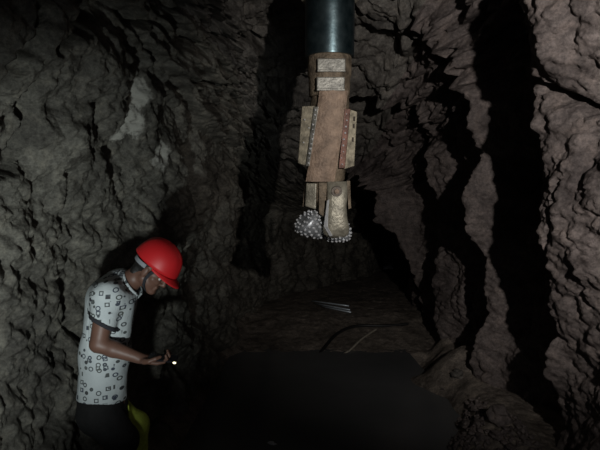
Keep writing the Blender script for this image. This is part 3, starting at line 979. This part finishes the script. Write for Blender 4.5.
def dome(name, a0, b0, h0, mat, th, parent, mat_world=HM):
    bm = bmesh.new(); nu, nv = 48, 16; outer = []; inner = []
    for v in range(nv + 1):
        t = v / nv * math.pi / 2
        r = math.sin(t) ** .92; z = h0 * math.cos(t) ** .85
        ro, ri = [], []
        for u in range(nu):
            a = 2 * math.pi * u / nu; ca, sa = math.cos(a), math.sin(a)
            rg = 1 + .035 * math.exp(-(sa / .16) ** 2) * math.sin(t) * math.cos(t) * 2 + .018 * math.exp(-((abs(sa) - .5) / .12) ** 2) * math.sin(2 * t)
            fl = 1 + .05 * (v / nv) ** 8
            ro.append(bm.verts.new((a0 * r * ca * rg * fl, b0 * r * sa * rg * fl, z * (1 + .03 * math.exp(-(sa * r / .12) ** 2)))))
            ri.append(bm.verts.new(((a0 - th) * r * ca, (b0 - th) * r * sa, z - th * (1 - v / nv))))
        outer.append(ro); inner.append(ri)
    for v in range(nv):
        for u in range(nu):
            w2 = (u + 1) % nu
            bm.faces.new((outer[v][u], outer[v][w2], outer[v + 1][w2], outer[v + 1][u]))
            bm.faces.new((inner[v][u], inner[v + 1][u], inner[v + 1][w2], inner[v][w2]))
    for u in range(nu):
        w2 = (u + 1) % nu; bm.faces.new((outer[nv][u], outer[nv][w2], inner[nv][w2], inner[nv][u]))
    bmesh.ops.remove_doubles(bm, verts=bm.verts[:], dist=1e-5)
    o = bm_obj(name, bm, mat, parent, True); o.matrix_local = mat_world
    return o


helm = dome('helmet', .132, .112, .138, REDP, .004, person)
# peak: a curved shelf that dips in front
bm = bmesh.new(); rows = []
for v in range(6):
    t = v / 5; rw = []
    for u in range(21):
        a = math.radians(-78 + 156 * u / 20); ext = .052 * t * math.cos(a * .92) ** .8
        rw.append(Vector(((.130 + ext) * math.cos(a), .111 * math.sin(a) * (1 + .02 * t), -.003 - .026 * t * math.cos(a))))
    rows.append(rw)
top = [[bm.verts.new(p) for p in r] for r in rows]; bot = [[bm.verts.new(p - Vector((0, 0, .0045))) for p in r] for r in rows]
for i_ in range(5):
    for j_ in range(20):
        bm.faces.new((top[i_][j_], top[i_ + 1][j_], top[i_ + 1][j_ + 1], top[i_][j_ + 1]))
        bm.faces.new((bot[i_][j_], bot[i_][j_ + 1], bot[i_ + 1][j_ + 1], bot[i_ + 1][j_]))
for j_ in range(20):
    bm.faces.new((top[5][j_], bot[5][j_], bot[5][j_ + 1], top[5][j_ + 1])); bm.faces.new((top[0][j_], top[0][j_ + 1], bot[0][j_ + 1], bot[0][j_]))
for i_ in range(5):
    bm.faces.new((top[i_][0], bot[i_][0], bot[i_ + 1][0], top[i_ + 1][0])); bm.faces.new((top[i_][20], top[i_ + 1][20], bot[i_ + 1][20], bot[i_][20]))
bm_obj('peak', bm, REDP, helm, True)


def tube(name, pts, r, mat, parent=None, seg=10, flat=None):
    pts = [Vector(p) for p in pts]; bm = bmesh.new(); rings = []
    prev = None
    for k, p in enumerate(pts):
        d = (pts[min(k + 1, len(pts) - 1)] - pts[max(k - 1, 0)]).normalized()
        if prev is None:
            prev = d.orthogonal().normalized()
        prev = (prev - d * prev.dot(d)).normalized(); bi = d.cross(prev)
        rings.append([bm.verts.new(p + r * (math.cos(2 * math.pi * q / seg) * prev + math.sin(2 * math.pi * q / seg) * bi)) for q in range(seg)])
    for a, c in zip(rings[:-1], rings[1:]):
        for q in range(seg): bm.faces.new((a[q], a[(q + 1) % seg], c[(q + 1) % seg], c[q]))
    bm.faces.new(rings[0]); bm.faces.new(rings[-1])
    return bm_obj(name, bm, mat, parent, True)


def ribbon(name, pts, nrm, wid, th, mat, parent):
    """flat strap along pts, its face turned along nrm"""
    bm = bmesh.new(); rings = []
    for k, p in enumerate(pts):
        p = Vector(p); d = (Vector(pts[min(k + 1, len(pts) - 1)]) - Vector(pts[max(k - 1, 0)])).normalized()
        n = Vector(nrm[k]).normalized(); s = d.cross(n).normalized()
        rings.append([bm.verts.new(p + s * wid * a + n * th * c) for a, c in ((-.5, 0), (.5, 0), (.5, 1), (-.5, 1))])
    for a, c in zip(rings[:-1], rings[1:]):
        for q in range(4): bm.faces.new((a[q], a[(q + 1) % 4], c[(q + 1) % 4], c[q]))
    bm.faces.new(rings[0]); bm.faces.new(rings[-1])
    return bm_obj(name, bm, mat, parent)


# grey headband behind, in the helmet's own axes
pts = []; nr = []
for k in range(25):
    a = math.radians(95 + 170 * k / 24); pts.append((.110 * math.cos(a) - .002, .093 * math.sin(a), -.022 - .012 * (math.cos(a) < 0) * abs(math.cos(a)))); nr.append((math.cos(a), math.sin(a), 0))
ribbon('headband', pts, nr, .022, .004, GREYS, helm)
for s_ in (-1, 1):                  # dark straps from the rim down past the ear and under the chin
    pl = [(.045, s_ * .092, -.004), (.030, s_ * .088, -.045), (.026, s_ * .083, -.085), (.034, s_ * .066, -.118), (.050, s_ * .030, -.148), (.056, 0, -.156)]
    ribbon('chin_strap', pl, [(0, s_, 0), (0, s_, 0), (0, s_, 0), (0, s_ * .8, -.5), (0, s_ * .2, -1), (0, 0, -1)], .016, .003, NAVY, helm)

# bright chain hanging from the trouser pocket
for k in range(9):
    p = mp_(89.6 + .25 * k * (-1) ** k * .5, 401 + 2.7 * k, -.165) - np.array(person.location)
    bm = bmesh.new(); n1, n2 = 12, 6; vs = []
    for a in range(n1):
        A = 2 * math.pi * a / n1; rowv = []
        for c in range(n2):
            Bc = 2 * math.pi * c / n2; rr = .0050 + .0013 * math.cos(Bc)
            v3 = Vector((rr * math.cos(A), .0013 * math.sin(Bc), rr * 1.7 * math.sin(A)))
            if k % 2: v3 = Vector((v3.y, v3.x, v3.z))
            rowv.append(bm.verts.new(Vector(p) + v3))
        vs.append(rowv)
    for a in range(n1):
        for c in range(n2): bm.faces.new((vs[a][c], vs[(a + 1) % n1][c], vs[(a + 1) % n1][(c + 1) % n2], vs[a][(c + 1) % n2]))
    bm_obj('chain_link', bm, CHROME, tro, True)

# the device in his hand: dark slab with a small shining light at its end
ph_e = empty('phone', Vector(wrR + .115 * Xr + .0275 * Zr))
tag(ph_e, 'dark phone with a small shining light in the hand of the worker', 'phone')
ph_e.matrix_world = Matrix.Translation(Vector(wrR + .112 * Xr - .006 * Yr + .0200 * Zr)) @ Matrix([[Xr[0], Yr[0], Zr[0]], [Xr[1], Yr[1], Zr[1]], [Xr[2], Yr[2], Zr[2]]]).to_4x4()
bm = bmesh.new(); bmesh.ops.create_cube(bm, size=1, matrix=Matrix.Diagonal((.148, .068, .009, 1)))
bmesh.ops.bevel(bm, geom=bm.edges[:], offset=.0035, segments=3, affect='EDGES')
bm_obj('phone_case', bm, BLK, ph_e)
bm = bmesh.new(); bmesh.ops.create_cube(bm, size=1, matrix=Matrix.Translation((0, 0, .0046)) @ Matrix.Diagonal((.138, .060, .0012, 1)))
bm_obj('screen', bm, simple('dark_glass', (.012, .013, .018), .12, 0, .1, 5, 0), ph_e)
m, nt, b = new_mat('shining_led'); b.inputs['Emission Color'].default_value = (1, .90, .55, 1); b.inputs['Emission Strength'].default_value = 2.2
b.inputs['Base Color'].default_value = (.8, .75, .5, 1)
bm = bmesh.new(); bmesh.ops.create_uvsphere(bm, u_segments=14, v_segments=8, radius=1, matrix=Matrix.Translation((.066, -.0345, .000)) @ Matrix.Diagonal((.0085, .004, .0055, 1)))
bm_obj('light', bm, m, ph_e, True)

# ------------------------------------------------------------------ things lying in the tunnel
HOSE = simple('black_hose', (.018, .018, .018), .5, 0, .3, 20, .2)
HOSE2 = simple('grey_hose', (.45, .41, .33), .6, 0, .3, 20, .2)
PIPE = simple('grey_blue_pipe', (.62, .70, .76), .35, .3, .2, 12, .1)


def spline(pts, n=14):
    pts = [Vector(p) for p in pts]; out = []
    for k in range(len(pts) - 1):
        p0, p1, p2, p3 = pts[max(k - 1, 0)], pts[k], pts[k + 1], pts[min(k + 2, len(pts) - 1)]
        for q in range(n):
            t = q / n
            out.append(.5 * ((2 * p1) + (p2 - p0) * t + (2 * p0 - 5 * p1 + 4 * p2 - p3) * t * t + (3 * p1 - p0 - 3 * p2 + p3) * t ** 3))
    out.append(pts[-1]); return out


def ground_path(pxpy, r, lift=0.0):
    """points where those sight lines meet the sloping floor"""
    out = []
    for (px, py) in pxpy:
        best = None
        for D in np.arange(3.0, 13.0, .02):
            p = at(px, py, D); z = floor_z(p.x, p.y)
            if p.z <= z + r: best = Vector((p.x, p.y, z + r + lift)); break
        out.append(best or at(px, py, 9))
    return out


hs = tube('hose', spline(ground_path([(317, 357), (326, 346), (335, 336), (347, 329), (362, 326), (385, 326), (408, 324)], .02)), .022, HOSE, None, 10)
tag(hs, 'thick black hose curving up the mud bank behind the water', 'hose')
hs = tube('hose', spline(ground_path([(340, 358), (350, 350), (360, 341), (369, 334), (376, 330)], .014)), .014, HOSE2, None, 10)
tag(hs, 'thin pale grey hose running straight up the mud bank', 'hose')
pz = [((312, 301), (349, 306)), ((315, 303.5), (350, 310)), ((322, 306.5), (351, 312.5))]
labs = ['uppermost of three thin grey pipes lying at the dark tunnel bend', 'middle of three thin grey pipes lying at the dark tunnel bend', 'lowest of three thin grey pipes lying at the dark tunnel bend']
for (p, q), lb in zip(pz, labs):
    a_, c_ = ground_path([p, q], .03)
    o = tube('pipe', [a_, a_.lerp(c_, .5), c_], .014, PIPE, None, 12)
    tag(o, lb, 'pipe', 'grey pipes at the bend')


def stone(name, loc_, size, seed, mat, label, squash=(1, 1, .75)):
    bm = bmesh.new(); bmesh.ops.create_icosphere(bm, subdivisions=4, radius=1)
    co = np.array([v.co[:] for v in bm.verts])
    d = 1 + .55 * facets(co * 1.15 + seed * 3.7, .8, 14) + .10 * fbm(co * 3 + seed, 3)
    co = co * d[:, None] * size * np.array(squash)
    for v, c in zip(bm.verts, co): v.co = c
    o = bm_obj(name, bm, mat, None, True); o.location = loc_; o.rotation_euler = (0, 0, seed * 1.3)
    o.data.set_sharp_from_angle(angle=math.radians(40))
    return tag(o, label, 'stone')


def set_stone(px, py, D, size, seed, mat, label, sq=(1, 1, .75)):
    p = at(px, py, D); z = floor_z(p.x, p.y)
    return stone('stone', Vector((p.x, p.y, max(z + size * .35, p.z))), size, seed, mat, label, sq)


set_stone(272, 443.5, 3.70, .022, 2, simple('pale_stone', (.78, .80, .80), .5, 0, .1, 20, .2), 'small pale stone poking out of the dark water', (1.7, 1, .6))
set_stone(480, 432, 3.75, .045, 3, ROCK_R, 'brownish stone at the pool edge by the right wall')
set_stone(500, 436, 3.5, .085, 4, ROCK_R, 'largest stone against the foot of the right wall')
set_stone(466, 424, 3.8, .040, 5, ROCK_R, 'small dark stone at the water edge below the mud spit')
set_stone(457, 395, 4.75, .060, 6, ROCK_C, 'pale stone at the root of the mud spit')
# gravel heap at the foot of the right wall: far too many bits to count
rg = random.Random(5); gv = []; gf = []
ico = bmesh.new(); bmesh.ops.create_icosphere(ico, subdivisions=1, radius=1); iv = np.array([v.co[:] for v in ico.verts]); iface = [[v.index for v in f.verts] for f in ico.faces]; ico.free()
for k in range(900):
    x = rg.gauss(1.36, .20); y = rg.gauss(3.5, .35)
    if x > 1.62 or x < 1.02 or y < 2.9: continue
    if any(o.name.startswith('stone') and math.hypot(o.location.x - x, o.location.y - y) < .11 for o in bpy.data.objects): continue
    s = rg.uniform(.008, .024) * (1.0 if rg.random() < .85 else 1.6)
    z = floor_z(x, y) + s * .35
    q = iv * (1 + .35 * np.array([[rg.uniform(-1, 1)] for _ in iv])) * s * np.array([rg.uniform(.8, 1.4), rg.uniform(.8, 1.4), rg.uniform(.5, .9)])
    base_ = len(gv); gv += [(x + c[0], y + c[1], z + c[2]) for c in q]; gf += [[base_ + i_ for i_ in f] for f in iface]
tag(mesh_obj('gravel', gv, gf, ROCK_R, None, False), 'loose gravel at the foot of the right wall', 'gravel', kind='stuff')
